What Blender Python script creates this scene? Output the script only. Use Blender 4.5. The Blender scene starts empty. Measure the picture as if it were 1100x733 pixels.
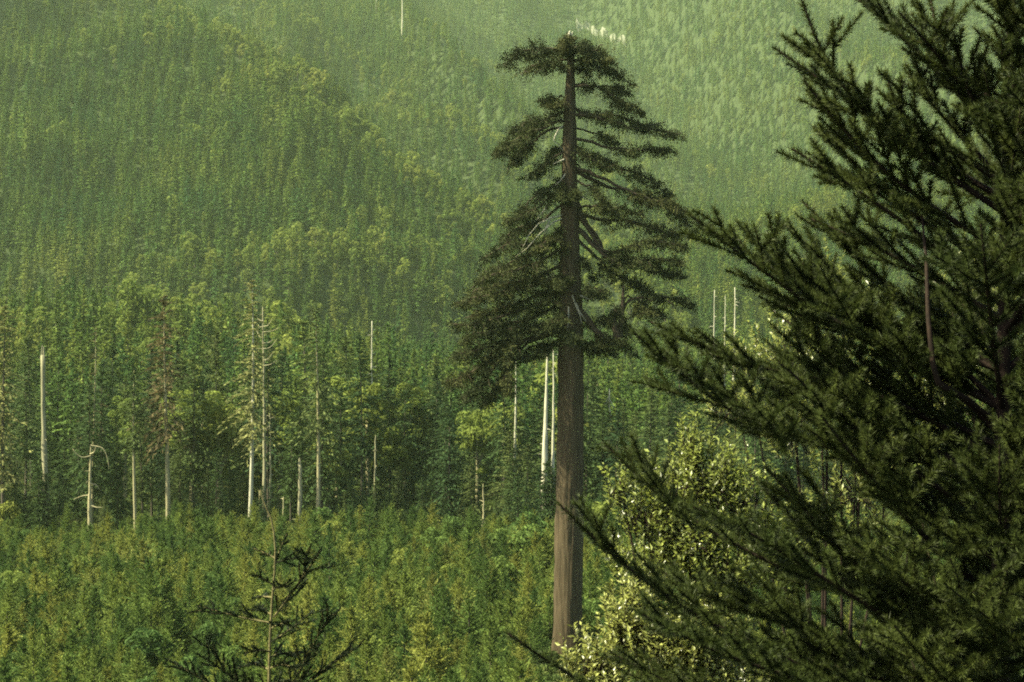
import bpy, math, random
import numpy as np

# ------------------------------------------------------------------ basics
SC = bpy.context.scene
COL = SC.collection
RNG = np.random.default_rng(7)
FPX = 1100 * 50.0 / 36.0           # focal length in photo pixels
CX, CY = 550.0, 366.5
UP = np.array([0., 0., 1.])


def at(px, py, Y):
    """photo pixel -> world point at distance Y (camera at the origin looking along +Y)"""
    return np.array([(px - CX) / FPX * Y, Y, (CY - py) / FPX * Y])


def unit(v):
    v = np.asarray(v, float)
    return v / np.maximum(np.linalg.norm(v, axis=-1, keepdims=True), 1e-9)


class Buf:
    """collects vertices and faces of one mesh"""
    def __init__(self):
        self.v = []; self.f3 = []; self.f4 = []; self.n = 0

    def add(self, verts, tris=None, quads=None):
        verts = np.asarray(verts, np.float32).reshape(-1, 3)
        if tris is not None and len(tris):
            self.f3.append(np.asarray(tris, np.int64) + self.n)
        if quads is not None and len(quads):
            self.f4.append(np.asarray(quads, np.int64) + self.n)
        self.v.append(verts); self.n += len(verts)

    def diamonds(self, c, a, b):
        """kite leaves: centre, half long axis, half short axis (arrays)"""
        m = len(c)
        if m == 0:
            return
        v = np.stack([c - a, c + b - a * .15, c + a, c - b - a * .15], 1).reshape(-1, 3)
        q = np.arange(m * 4).reshape(m, 4)
        self.add(v, quads=q)

    def tris(self, p0, p1, p2):
        m = len(p0)
        v = np.stack([p0, p1, p2], 1).reshape(-1, 3)
        self.add(v, tris=np.arange(m * 3).reshape(m, 3))

    def tube(self, pts, rad, sides=6, cap=True, wob=0.0, rng=RNG):
        pts = np.asarray(pts, float); k = len(pts)
        rad = np.broadcast_to(np.asarray(rad, float), (k,))
        tan = unit(np.gradient(pts, axis=0))
        ref = np.array([0, 1., 0]) if abs(tan[0][1]) < .8 else np.array([1., 0, 0])
        u = unit(np.cross(tan, ref)); w = np.cross(tan, u)
        an = np.linspace(0, 2 * np.pi, sides, endpoint=False)
        rr = rad[:, None] * (1 + wob * rng.standard_normal((k, sides)))
        ring = pts[:, None] + rr[..., None] * (np.cos(an)[None, :, None] * u[:, None] + np.sin(an)[None, :, None] * w[:, None])
        i = np.arange(k - 1)[:, None] * sides; j = np.arange(sides)[None]; j2 = (j + 1) % sides
        q = np.stack([i + j, i + j2, i + sides + j2, i + sides + j], -1).reshape(-1, 4)
        self.add(ring.reshape(-1, 3), quads=q)
        if cap:
            c0 = self.n
            self.add([pts[-1] + tan[-1] * rad[-1] * .6])
            base = c0 - sides
            self.f3.append(np.stack([base + np.arange(sides), base + (np.arange(sides) + 1) % sides, np.full(sides, c0)], 1))

    def sticks(self, p0, p1, r0, r1):
        """many thin three sided twigs at once"""
        m = len(p0)
        if m == 0:
            return
        d = unit(p1 - p0)
        ref = np.where(np.abs(d[:, 2:3]) < .9, UP[None], np.array([[1., 0, 0]]))
        u = unit(np.cross(d, ref)); w = np.cross(d, u)
        r0 = np.broadcast_to(r0, (m,)); r1 = np.broadcast_to(r1, (m,))
        rows = []
        for p, r in ((p0, r0), (p1, r1)):
            for k in range(3):
                an = 2 * math.pi * k / 3
                rows.append(p + r[:, None] * (math.cos(an) * u + math.sin(an) * w))
        v = np.stack(rows, 1).reshape(-1, 3)
        o = np.arange(m)[:, None] * 6
        q = np.concatenate([o + np.array([[k, (k + 1) % 3, 3 + (k + 1) % 3, 3 + k]]) for k in range(3)], 0)
        self.add(v, quads=q)

    def mesh(self, name, mat, smooth=False):
        me = bpy.data.meshes.new(name)
        v = np.concatenate(self.v).astype(np.float32)
        f3 = np.concatenate(self.f3) if self.f3 else np.zeros((0, 3), np.int64)
        f4 = np.concatenate(self.f4) if self.f4 else np.zeros((0, 4), np.int64)
        me.vertices.add(len(v)); me.vertices.foreach_set('co', v.ravel())
        loops = np.concatenate([f3.ravel(), f4.ravel()]).astype(np.int32)
        me.loops.add(len(loops)); me.loops.foreach_set('vertex_index', loops)
        n3, n4 = len(f3), len(f4)
        me.polygons.add(n3 + n4)
        st = np.concatenate([np.arange(n3) * 3, n3 * 3 + np.arange(n4) * 4]).astype(np.int32)
        me.polygons.foreach_set('loop_start', st)
        me.update(calc_edges=True)
        me.polygons.foreach_set('use_smooth', np.full(n3 + n4, smooth, bool))
        me.materials.append(mat)
        me.update()
        return me


def link(o):
    COL.objects.link(o); return o


def obj(name, data, parent=None, loc=None):
    o = bpy.data.objects.new(name, data); link(o)
    if parent: o.parent = parent
    if loc is not None: o.location = [float(c) for c in loc]
    return o


def tag(o, label=None, cat=None, group=None, kind=None):
    if label: o['label'] = label
    if cat: o['category'] = cat
    if group: o['group'] = group
    if kind: o['kind'] = kind
    return o


def thing(name, label, cat, loc=(0, 0, 0), group=None):
    return tag(obj(name, None, None, loc), label, cat, group)


# ------------------------------------------------------------------ materials
def nodes_of(name):
    m = bpy.data.materials.new(name); m.use_nodes = True
    nt = m.node_tree; nt.nodes.clear()
    return m, nt, nt.nodes, nt.links


def ramp(n, stops):
    r = n.new('ShaderNodeValToRGB')
    e = r.color_ramp.elements
    while len(e) < len(stops): e.new(0.5)
    for el, (p, c) in zip(e, stops):
        el.position = p; el.color = (*c, 1)
    return r


def foliage_mat(name, stops, trans=.25, rough=.8, spec=.10, leafvar=.5, patch=0.0, patch_scale=.02, tcol=1.5):
    """leaf material: colour by individual plant (Object Info random), by leaf, by patch of forest"""
    m, nt, n, l = nodes_of(name)
    oi = n.new('ShaderNodeObjectInfo')
    geo = n.new('ShaderNodeNewGeometry')
    r = ramp(n, stops)
    fac = oi.outputs['Random']
    if patch:
        nz = n.new('ShaderNodeTexNoise'); nz.inputs['Scale'].default_value = patch_scale; nz.inputs['Detail'].default_value = 2
        l.new(geo.outputs['Position'], nz.inputs['Vector'])
        mr = n.new('ShaderNodeMapRange')
        mr.inputs['From Min'].default_value = .3; mr.inputs['From Max'].default_value = .7
        l.new(nz.outputs['Fac'], mr.inputs['Value'])
        mx = n.new('ShaderNodeMix'); mx.data_type = 'FLOAT'; mx.inputs['Factor'].default_value = patch
        l.new(oi.outputs['Random'], mx.inputs[2]); l.new(mr.outputs['Result'], mx.inputs[3])
        fac = mx.outputs[0]
    l.new(fac, r.inputs['Fac'])
    mr2 = n.new('ShaderNodeMapRange')
    mr2.inputs['To Min'].default_value = 1 - leafvar; mr2.inputs['To Max'].default_value = 1 + leafvar
    l.new(geo.outputs['Random Per Island'], mr2.inputs['Value'])
    mul = n.new('ShaderNodeVectorMath'); mul.operation = 'SCALE'
    l.new(r.outputs['Color'], mul.inputs[0]); l.new(mr2.outputs['Result'], mul.inputs['Scale'])
    p = n.new('ShaderNodeBsdfPrincipled')
    p.inputs['Roughness'].default_value = rough; p.inputs['Specular IOR Level'].default_value = spec
    l.new(mul.outputs[0], p.inputs['Base Color'])
    tr = n.new('ShaderNodeBsdfTranslucent')
    sc = n.new('ShaderNodeVectorMath'); sc.operation = 'SCALE'; sc.inputs['Scale'].default_value = tcol
    l.new(mul.outputs[0], sc.inputs[0]); l.new(sc.outputs[0], tr.inputs['Color'])
    ms = n.new('ShaderNodeMixShader'); ms.inputs['Fac'].default_value = trans
    l.new(p.outputs[0], ms.inputs[1]); l.new(tr.outputs[0], ms.inputs[2])
    out = n.new('ShaderNodeOutputMaterial'); l.new(ms.outputs[0], out.inputs['Surface'])
    return m


def wood_mat(name, c1, c2, scale=(4, 4, .5), bump=.4, rough=.9, contrast=(.3, .7)):
    m, nt, n, l = nodes_of(name)
    tc = n.new('ShaderNodeTexCoord'); mp = n.new('ShaderNodeMapping')
    mp.inputs['Scale'].default_value = scale
    l.new(tc.outputs['Object'], mp.inputs['Vector'])
    nz = n.new('ShaderNodeTexNoise'); nz.inputs['Scale'].default_value = 1; nz.inputs['Detail'].default_value = 6
    nz.inputs['Roughness'].default_value = .65
    l.new(mp.outputs['Vector'], nz.inputs['Vector'])
    r = ramp(n, [(contrast[0], c1), (contrast[1], c2)]); l.new(nz.outputs['Fac'], r.inputs['Fac'])
    p = n.new('ShaderNodeBsdfPrincipled'); p.inputs['Roughness'].default_value = rough
    p.inputs['Specular IOR Level'].default_value = .15
    l.new(r.outputs['Color'], p.inputs['Base Color'])
    b = n.new('ShaderNodeBump'); b.inputs['Strength'].default_value = bump; b.inputs['Distance'].default_value = .1
    l.new(nz.outputs['Fac'], b.inputs['Height']); l.new(b.outputs['Normal'], p.inputs['Normal'])
    out = n.new('ShaderNodeOutputMaterial'); l.new(p.outputs[0], out.inputs['Surface'])
    return m


M = {}
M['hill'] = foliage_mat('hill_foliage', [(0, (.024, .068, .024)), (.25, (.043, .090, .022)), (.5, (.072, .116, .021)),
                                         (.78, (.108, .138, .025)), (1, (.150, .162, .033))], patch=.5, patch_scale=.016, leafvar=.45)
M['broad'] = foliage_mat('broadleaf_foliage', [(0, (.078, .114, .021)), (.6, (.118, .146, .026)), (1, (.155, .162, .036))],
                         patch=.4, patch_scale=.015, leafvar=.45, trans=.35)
M['edge'] = foliage_mat('edge_conifer_foliage', [(0, (.018, .038, .013)), (.5, (.035, .060, .016)), (1, (.072, .090, .025))], leafvar=.5)
M['pale'] = foliage_mat('sparse_pale_foliage', [(0, (.065, .085, .024)), (1, (.135, .138, .045))], leafvar=.5)
M['rusty'] = foliage_mat('rusty_foliage', [(0, (.058, .050, .020)), (1, (.085, .066, .026))], leafvar=.5)
M['young'] = foliage_mat('young_conifer_foliage', [(0, (.042, .078, .018)), (.4, (.076, .118, .024)), (.7, (.118, .152, .029)),
                                                   (.93, (.165, .178, .034)), (1, (.125, .140, .034))], leafvar=.36, trans=.3)
M['under'] = foliage_mat('undergrowth_foliage', [(0, (.034, .060, .016)), (.6, (.066, .094, .022)), (1, (.100, .100, .032))], leafvar=.5, patch=.5, patch_scale=.08)
M['old'] = foliage_mat('old_fir_foliage', [(0, (.019, .026, .008)), (.5, (.029, .036, .010)), (1, (.042, .046, .013))], leafvar=.75, trans=.12)
M['needle'] = foliage_mat('fir_needles', [(0, (.026, .037, .008)), (1, (.041, .053, .011))], leafvar=.5, trans=.2, rough=.55, spec=.14)
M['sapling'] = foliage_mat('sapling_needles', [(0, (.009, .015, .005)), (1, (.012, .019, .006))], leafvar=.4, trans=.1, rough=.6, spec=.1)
M['leaf'] = foliage_mat('shrub_leaf', [(0, (.155, .182, .036)), (1, (.23, .24, .064))], leafvar=.55, trans=.35, rough=.32, spec=.5, tcol=1.7)
M['bark'] = wood_mat('old_fir_bark', (.022, .017, .008), (.072, .054, .028), scale=(5.5, 5.5, .35), bump=.8, contrast=(.34, .66))
M['limb'] = wood_mat('limb_bark', (.022, .017, .010), (.060, .045, .027), scale=(3, 3, 3))
M['deadwood'] = wood_mat('bleached_wood', (.17, .17, .10), (.45, .43, .30), scale=(3, 3, .25), bump=.3)
M['greywood'] = wood_mat('weathered_wood', (.11, .11, .065), (.28, .26, .14), scale=(3, 3, .25), bump=.3)
M['lichen'] = wood_mat('lichen_bark', (.13, .12, .065), (.31, .28, .14), scale=(3, 3, .4), bump=.3)
M['darkbark'] = wood_mat('dark_conifer_bark', (.03, .025, .017), (.085, .07, .05), scale=(3, 3, .4))
M['twig'] = wood_mat('fir_twig', (.011, .008, .005), (.028, .018, .011), scale=(30, 30, 30), bump=.2)
M['straw'] = wood_mat('straw_stem', (.060, .056, .022), (.16, .14, .055), scale=(40, 40, 20), bump=.2)
M['rock'] = wood_mat('pale_rock', (.07, .08, .05), (.19, .19, .13), scale=(.2, .2, .2), bump=.5)


def ground_mat():
    m, nt, n, l = nodes_of('forest_floor')
    geo = n.new('ShaderNodeNewGeometry')
    nz = n.new('ShaderNodeTexNoise'); nz.inputs['Scale'].default_value = .25; nz.inputs['Detail'].default_value = 8
    nz.inputs['Roughness'].default_value = .7
    l.new(geo.outputs['Position'], nz.inputs['Vector'])
    r = ramp(n, [(.3, (.018, .024, .010)), (.5, (.028, .040, .014)), (.62, (.040, .056, .018)), (.78, (.050, .050, .024))])
    l.new(nz.outputs['Fac'], r.inputs['Fac'])
    p = n.new('ShaderNodeBsdfPrincipled'); p.inputs['Roughness'].default_value = 1; p.inputs['Specular IOR Level'].default_value = .1
    l.new(r.outputs['Color'], p.inputs['Base Color'])
    b = n.new('ShaderNodeBump'); b.inputs['Strength'].default_value = .8; b.inputs['Distance'].default_value = .3
    l.new(nz.outputs['Fac'], b.inputs['Height']); l.new(b.outputs['Normal'], p.inputs['Normal'])
    out = n.new('ShaderNodeOutputMaterial'); l.new(p.outputs[0], out.inputs['Surface'])
    return m


# ------------------------------------------------------------------ terrain
_G = np.random.default_rng(3).random((256, 256))


def vnoise(x, y):
    xi = np.floor(x).astype(int); yi = np.floor(y).astype(int)
    fx = x - xi; fy = y - yi
    fx = fx * fx * (3 - 2 * fx); fy = fy * fy * (3 - 2 * fy)
    g = lambda a, b: _G[a % 256, b % 256]
    return (g(xi, yi) * (1 - fx) * (1 - fy) + g(xi + 1, yi) * fx * (1 - fy) + g(xi, yi + 1) * (1 - fx) * fy + g(xi + 1, yi + 1) * fx * fy) * 2 - 1


_PY = [-80, -10, 2, 3.5, 5, 8, 10, 20, 60, 100, 130, 330, 600, 5000]
_PZ = [-1.2, -1.65, -1.68, -1.75, -2.3, -3.3, -4.2, -9, -25, -32, -33.3, -33.3, -30, 150]


def smax(a, b, k):
    m = np.maximum(a, b)
    return m + k * np.log(np.exp((a - m) / k) + np.exp((b - m) / k))


def H(x, y, crest=False):
    x = np.asarray(x, float); y = np.asarray(y, float)
    base = np.interp(y, _PY, _PZ)
    base = base + np.clip((y - 8) / 60, 0, 1) * (.5 * vnoise(x / 9, y / 9) + .25 * vnoise(x / 3, y / 3))
    far = np.clip((y - 320) / 250, 0, 1)
    base = base + far * 8 * vnoise(x / 90 + 5, y / 90)
    # near mound on the left
    c = -33 + 31 * np.exp(-((x + 150) / 105) ** 2 - ((y - 500) / 95) ** 2)
    base = np.where(y > 300, np.maximum(base, c), base)
    # left spur
    s = (x - 6) * -.79 + (y - 900) * .61
    d = (x - 6) * .61 + (y - 900) * .79
    d = d + 28 * vnoise(s / 120, d / 300 + 3)
    a = 66 + s * .56 - np.where(d < 0, .50, .75) * (np.sqrt(d * d + 400) - 20)
    a = a + 26 * (.45 - 1.8 * np.abs(vnoise(s / 105 + d / 260 + 6, d / 600))) * np.clip(-d / 70, 0, 1) + 14 * vnoise(s / 90, d / 160) + 6 * vnoise(s / 35 + 9, d / 50)
    # second spur behind it and a rounded one coming in from the right
    s2 = (x - 8) * -.597 + (y - 1200) * .802; d2 = (x - 8) * .802 + (y - 1200) * .597
    d2 = d2 + 30 * vnoise(s2 / 130 + 7, d2 / 300)
    a2 = 142 + s2 * .47 - np.where(d2 < 0, .58, .75) * (np.sqrt(d2 * d2 + 400) - 20) + 14 * vnoise(s2 / 80 + 2, d2 / 140) + 6 * vnoise(s2 / 33, d2 / 45)
    s3 = (x - 98) * .74 + (y - 1000) * .67; d3 = (x - 98) * -.67 + (y - 1000) * .74
    a3 = 54 + s3 * .24 - .50 * (np.sqrt(d3 * d3 + 1600) - 40) + 16 * vnoise(s3 / 85 + 4, d3 / 120) + 6 * vnoise(s3 / 33, d3 / 45)
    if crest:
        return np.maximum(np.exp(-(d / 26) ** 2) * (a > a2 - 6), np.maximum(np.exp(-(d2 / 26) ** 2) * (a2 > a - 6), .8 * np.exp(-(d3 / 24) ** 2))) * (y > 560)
    a = smax(smax(a, a2, 6), a3, 8)
    # main slope behind
    b = -30 + .50 * (y - 960 - 90 * vnoise(x / 420 + 1.7, .3 + y * 0))
    rid = 1 - 2 * np.abs(vnoise(x / 230 + y / 900 + 4, y / 900 + 2))
    b = b + 110 * (rid - .4) * np.clip((y - 960) / 300, 0, 1) + 24 * vnoise(x / 95, y / 130 + 7) + 7 * vnoise(x / 40, y / 50)
    hill = smax(a, b, 8)
    hill = np.where(hill > 560, 560 + 90 * (1 - np.exp(-(np.maximum(hill, 560) - 560) / 90)), hill)
    z = np.where(y > 420, smax(base, hill, 5), base)
    return z


def build_terrain():
    ys = np.unique(np.concatenate([np.linspace(-80, 2, 15), np.linspace(2, 20, 30), np.linspace(20, 340, 120), np.linspace(340, 2700, 240),
                                   np.linspace(2700, 4200, 16)]))
    us = np.linspace(-1, 1, 241)
    xs_of = lambda y: us * (60 + .95 * np.maximum(y, 0) + 10)
    X = np.stack([xs_of(y) for y in ys]); Yg = np.repeat(ys[:, None], len(us), 1)
    Z = H(X, Yg)
    b = Buf(); k = len(us)
    i = np.arange(len(ys) - 1)[:, None] * k; j = np.arange(k - 1)[None]
    q = np.stack([i + j, i + j + 1, i + k + j + 1, i + k + j], -1).reshape(-1, 4)
    b.add(np.stack([X, Yg, Z], -1).reshape(-1, 3), quads=q)
    return tag(obj('terrain', b.mesh('terrain', ground_mat(), True)), kind='structure')


def hit(px, py, y0=300., y1=3500.):
    """where the ray through a photo pixel meets the terrain"""
    Y = np.arange(y0, y1, 2.)
    x = (px - CX) / FPX * Y; z = (CY - py) / FPX * Y
    k = np.argmax(H(x, Y) >= z)
    return np.array([x[k], Y[k], z[k]])


# ------------------------------------------------------------------ conifers
def conifer(seed, Ht, R, base=.15, whorls=18, nb=6, nseg=5, per=2, tuft=.5, droop=.25, top_el=35, bot_el=-15, prof=.75, trunk_r=.3, ragged=.3,
            trunk_sides=6, slim=.38, lean=.0):
    """(trunk Buf, crown Buf) of one conifer standing at the origin"""
    g = np.random.default_rng(seed)
    tb, cb = Buf(), Buf()
    k = 8
    zz = np.linspace(0, Ht, k)
    path = np.stack([lean * zz + .01 * Ht * np.sin(zz / Ht * 3 + seed), .006 * Ht * np.cos(zz / Ht * 4 + seed), zz], 1); path -= path[0] * [1, 1, 0]
    tb.tube(path, trunk_r * (1 - zz / Ht) ** .8 + .02, trunk_sides)
    n = whorls * nb
    tp = (np.repeat(np.arange(whorls), nb) + g.random(n) * .9) / whorls          # 0 bottom .. 1 top of crown
    h = Ht * (base + (1 - base) * tp)
    L = R * (np.clip(1 - tp, 0, 1) ** prof) * np.minimum(1, .55 + tp * 4) * (1 + ragged * g.standard_normal(n)).clip(.25, 1.7) + .04 * R
    az = g.random(n) * 2 * np.pi
    el = np.radians(bot_el + (top_el - bot_el) * tp + 9 * g.standard_normal(n))
    d = np.stack([np.cos(az), np.sin(az), np.zeros(n)], 1)
    m = nseg * per
    s = (np.repeat(np.arange(nseg), per)[None] + g.random((n, m))) / nseg
    s = .12 + .9 * s
    px_ = np.interp(h, zz, path[:, 0]); py_ = np.interp(h, zz, path[:, 1])
    pos = np.stack([px_, py_, h], 1)[:, None] + d[:, None] * (L[:, None] * s)[..., None]
    pos[..., 2] += L[:, None] * s * np.tan(el)[:, None] - droop * L[:, None] * s ** 2
    side = np.stack([-np.sin(az), np.cos(az), np.zeros(n)], 1)
    off = g.standard_normal((n, m)) * (.16 * L[:, None] * (1.1 - s * .6))
    pos = pos + side[:, None] * off[..., None]
    pos[..., 2] -= np.abs(off) * .25
    sz = tuft * (.6 + .8 * g.random((n, m))) * (1.15 - .5 * s) * (.55 + .45 * (1 - tp))[:, None]
    fan = off / (.16 * L[:, None] + 1e-6) * .55
    a = d[:, None] + side[:, None] * fan[..., None] + .35 * g.standard_normal((n, m, 3))
    a[..., 2] += np.tan(el)[:, None] - 1.2 * droop * s
    a = unit(a)
    bb = np.cross(a, UP) + .55 * g.standard_normal((n, m, 3)); bb = unit(np.cross(np.cross(a, bb), a))
    c = pos.reshape(-1, 3); a = a.reshape(-1, 3) * sz.reshape(-1, 1); bb = bb.reshape(-1, 3) * sz.reshape(-1, 1) * slim
    cb.diamonds(c, a, bb)
    # leader
    q = 7
    lz = Ht * (1 - .05 * g.random(q)); lc = np.stack([np.full(q, path[-1, 0]), np.full(q, path[-1, 1]), lz], 1)
    la = unit(np.array([0, 0, 1.]) + .45 * g.standard_normal((q, 3))) * tuft * .7
    lb = unit(np.cross(la, g.standard_normal((q, 3)))) * tuft * .22
    cb.diamonds(lc, la, lb)
    return tb, cb


def roundtree(seed, Ht, R, n=900, tuft=.6):
    """broadleaf: trunk with limbs and a lumpy crown of leaf clumps"""
    g = np.random.default_rng(seed)
    tb, cb = Buf(), Buf()
    tb.tube([[0, 0, 0], [.1, .1, Ht * .35], [.2, 0, Ht * .7]], [.022 * Ht, .016 * Ht, .006 * Ht], 5)
    k = 20
    cen = unit(g.standard_normal((k, 3))) * [R * .72, R * .72, Ht * .33] * (g.random((k, 1)) ** .4) + [0, 0, Ht * .64]
    rad = R * (.18 + .30 * g.random(k))
    w = g.integers(0, k, n)
    u = unit(g.standard_normal((n, 3))); u[:, 2] = np.abs(u[:, 2]) * 1.2 - .35
    pos = cen[w] + u * rad[w][:, None] * (.75 + .3 * g.random((n, 1)))
    for c in cen[:6]:
        tb.tube([[.15, 0, Ht * .4], (c + [0.15, 0, Ht * .4]) / 2 + [0, 0, .03 * Ht], c], [.010 * Ht, .007 * Ht, .003 * Ht], 4)
    a = unit(np.cross(u, g.standard_normal((n, 3)))) * tuft * (.5 + .8 * g.random((n, 1)))
    b = unit(np.cross(a, u) + .4 * g.standard_normal((n, 3))) * tuft * .45
    cb.diamonds(pos, a, b)
    return tb, cb


# ------------------------------------------------------------------ scatter of an uncountable mass
def scatter(name, pts, scl, idx, sources, kind='stuff'):
    me = bpy.data.meshes.new(name)
    me.vertices.add(len(pts)); me.vertices.foreach_set('co', np.asarray(pts, np.float32).ravel())
    n = len(pts)
    a = me.attributes.new('plant_scale', 'FLOAT_VECTOR', 'POINT'); a.data.foreach_set('vector', np.asarray(scl, np.float32).ravel())
    rot = np.stack([RNG.normal(0, .03, n), RNG.normal(0, .03, n), RNG.random(n) * 6.283], 1).astype(np.float32)
    a = me.attributes.new('plant_turn', 'FLOAT_VECTOR', 'POINT'); a.data.foreach_set('vector', rot.ravel())
    a = me.attributes.new('plant_kind', 'INT', 'POINT'); a.data.foreach_set('value', np.asarray(idx, np.int32))
    o = obj(name, me); tag(o, kind=kind)
    col = bpy.data.collections.new(name + '_plants')
    for k, (nm, sm) in enumerate(sources):
        so = bpy.data.objects.new('%s_plant_%02d' % (name, k), sm); col.objects.link(so)
    ng = bpy.data.node_groups.new(name + '_scatter', 'GeometryNodeTree')
    ng.interface.new_socket('Geometry', in_out='INPUT', socket_type='NodeSocketGeometry')
    ng.interface.new_socket('Geometry', in_out='OUTPUT', socket_type='NodeSocketGeometry')
    N, Lk = ng.nodes, ng.links
    gi = N.new('NodeGroupInput'); go = N.new('NodeGroupOutput')
    ci = N.new('GeometryNodeCollectionInfo'); ci.inputs['Collection'].default_value = col
    ci.inputs['Separate Children'].default_value = True; ci.inputs['Reset Children'].default_value = True
    ip = N.new('GeometryNodeInstanceOnPoints'); ip.inputs['Pick Instance'].default_value = True

    def attr(nm, ty):
        q = N.new('GeometryNodeInputNamedAttribute'); q.data_type = ty; q.inputs['Name'].default_value = nm
        return q.outputs['Attribute']
    er = N.new('FunctionNodeEulerToRotation'); Lk.new(attr('plant_turn', 'FLOAT_VECTOR'), er.inputs[0])
    Lk.new(gi.outputs[0], ip.inputs['Points']); Lk.new(ci.outputs[0], ip.inputs['Instance'])
    Lk.new(attr('plant_kind', 'INT'), ip.inputs['Instance Index'])
    Lk.new(er.outputs[0], ip.inputs['Rotation']); Lk.new(attr('plant_scale', 'FLOAT_VECTOR'), ip.inputs['Scale'])
    Lk.new(ip.outputs[0], go.inputs[0])
    md = o.modifiers.new('scatter', 'NODES'); md.node_group = ng
    return o


def joined(tb, cb, name, m1, m2):
    """trunk and crown in one mesh with two materials (for plants of a few pixels)"""
    a = Buf(); nt3 = sum(map(len, tb.f3)); nt4 = sum(map(len, tb.f4))
    a.add(np.concatenate(tb.v), np.concatenate(tb.f3) if tb.f3 else None, np.concatenate(tb.f4) if tb.f4 else None)
    a.add(np.concatenate(cb.v), np.concatenate(cb.f3) if cb.f3 else None, np.concatenate(cb.f4) if cb.f4 else None)
    me = a.mesh(name, m1); me.materials.append(m2)
    c3 = sum(map(len, cb.f3)); c4 = sum(map(len, cb.f4))
    mi = np.concatenate([np.zeros(nt3), np.ones(c3), np.zeros(nt4), np.ones(c4)]).astype(np.int32)
    me.polygons.foreach_set('material_index', mi)
    return me


def build_hill_forest():
    src = []
    for k in range(5):
        tb, cb = conifer(100 + k, 20, 3.4 + .4 * (k % 3), base=.08, whorls=15, nb=6, nseg=4, per=2, tuft=.95, droop=.22, prof=.8, ragged=.3, trunk_r=.25, trunk_sides=4)
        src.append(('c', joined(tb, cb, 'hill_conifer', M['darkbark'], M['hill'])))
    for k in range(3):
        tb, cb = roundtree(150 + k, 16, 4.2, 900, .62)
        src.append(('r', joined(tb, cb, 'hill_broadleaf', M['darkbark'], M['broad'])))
    pts = []
    y = 330.
    while y < 2650:
        sp = 4.9 + .0022 * (y - 330)
        w = .47 * y
        x = np.arange(-w, w, sp) + RNG.random(int(np.ceil(2 * w / sp - 1e-9)))[:len(np.arange(-w, w, sp))] * sp
        pts.append(np.stack([x, y + RNG.uniform(-.5, .5, len(x)) * sp], 1))
        y += sp * .95
    P = np.concatenate(pts)
    z = H(P[:, 0], P[:, 1])
    P = np.column_stack([P, z - .2])
    # the outcrop high on the far slope stays bare
    px = CX + P[:, 0] / P[:, 1] * FPX; py = CY - P[:, 2] / P[:, 1] * FPX
    keep = ~((np.abs(px - 646) < 30) & (np.abs(py - 36 - (px - 646) * .42) < 9) & (P[:, 1] > 1300) & (RNG.random(len(P)) < .55))
    P = P[keep]
    n = len(P)
    e = 42.
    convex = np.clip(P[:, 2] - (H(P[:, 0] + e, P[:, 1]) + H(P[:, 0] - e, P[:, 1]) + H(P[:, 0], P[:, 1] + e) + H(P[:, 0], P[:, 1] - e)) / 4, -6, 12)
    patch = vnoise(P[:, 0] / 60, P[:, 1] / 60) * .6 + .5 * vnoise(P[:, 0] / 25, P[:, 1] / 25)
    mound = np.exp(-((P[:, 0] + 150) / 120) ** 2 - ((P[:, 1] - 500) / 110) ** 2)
    broad = RNG.random(n) < np.clip(.03 + .22 * patch + .5 * mound + .012 * convex + .68 * H(P[:, 0], P[:, 1], True), .01, .85)  # broadleaf share rises on crests, its paler colour standing in for sunlit ridges
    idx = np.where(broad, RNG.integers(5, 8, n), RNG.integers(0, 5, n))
    s = RNG.normal(.96, .23, n).clip(.5, 1.7) * (1 + .2 * patch); s = np.where(broad, s * RNG.uniform(.6, 1.1, n), s)
    scl = np.stack([s * RNG.normal(1, .1, n).clip(.75, 1.3)] * 2 + [s], 1)
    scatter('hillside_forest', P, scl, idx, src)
    print('hill trees', n)


# ------------------------------------------------------------------ forest edge: individual trees
EDGE_SPECIAL = [(45, 235), (97, 233), (146, 234), (181, 235), (268, 234), (283, 243), (341, 234), (290, 238), (322, 233), (304, 232), (590, 236), (551, 262), (400, 286)]


HTS = [36, 31, 40, 27, 34, 30, 24]


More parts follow.
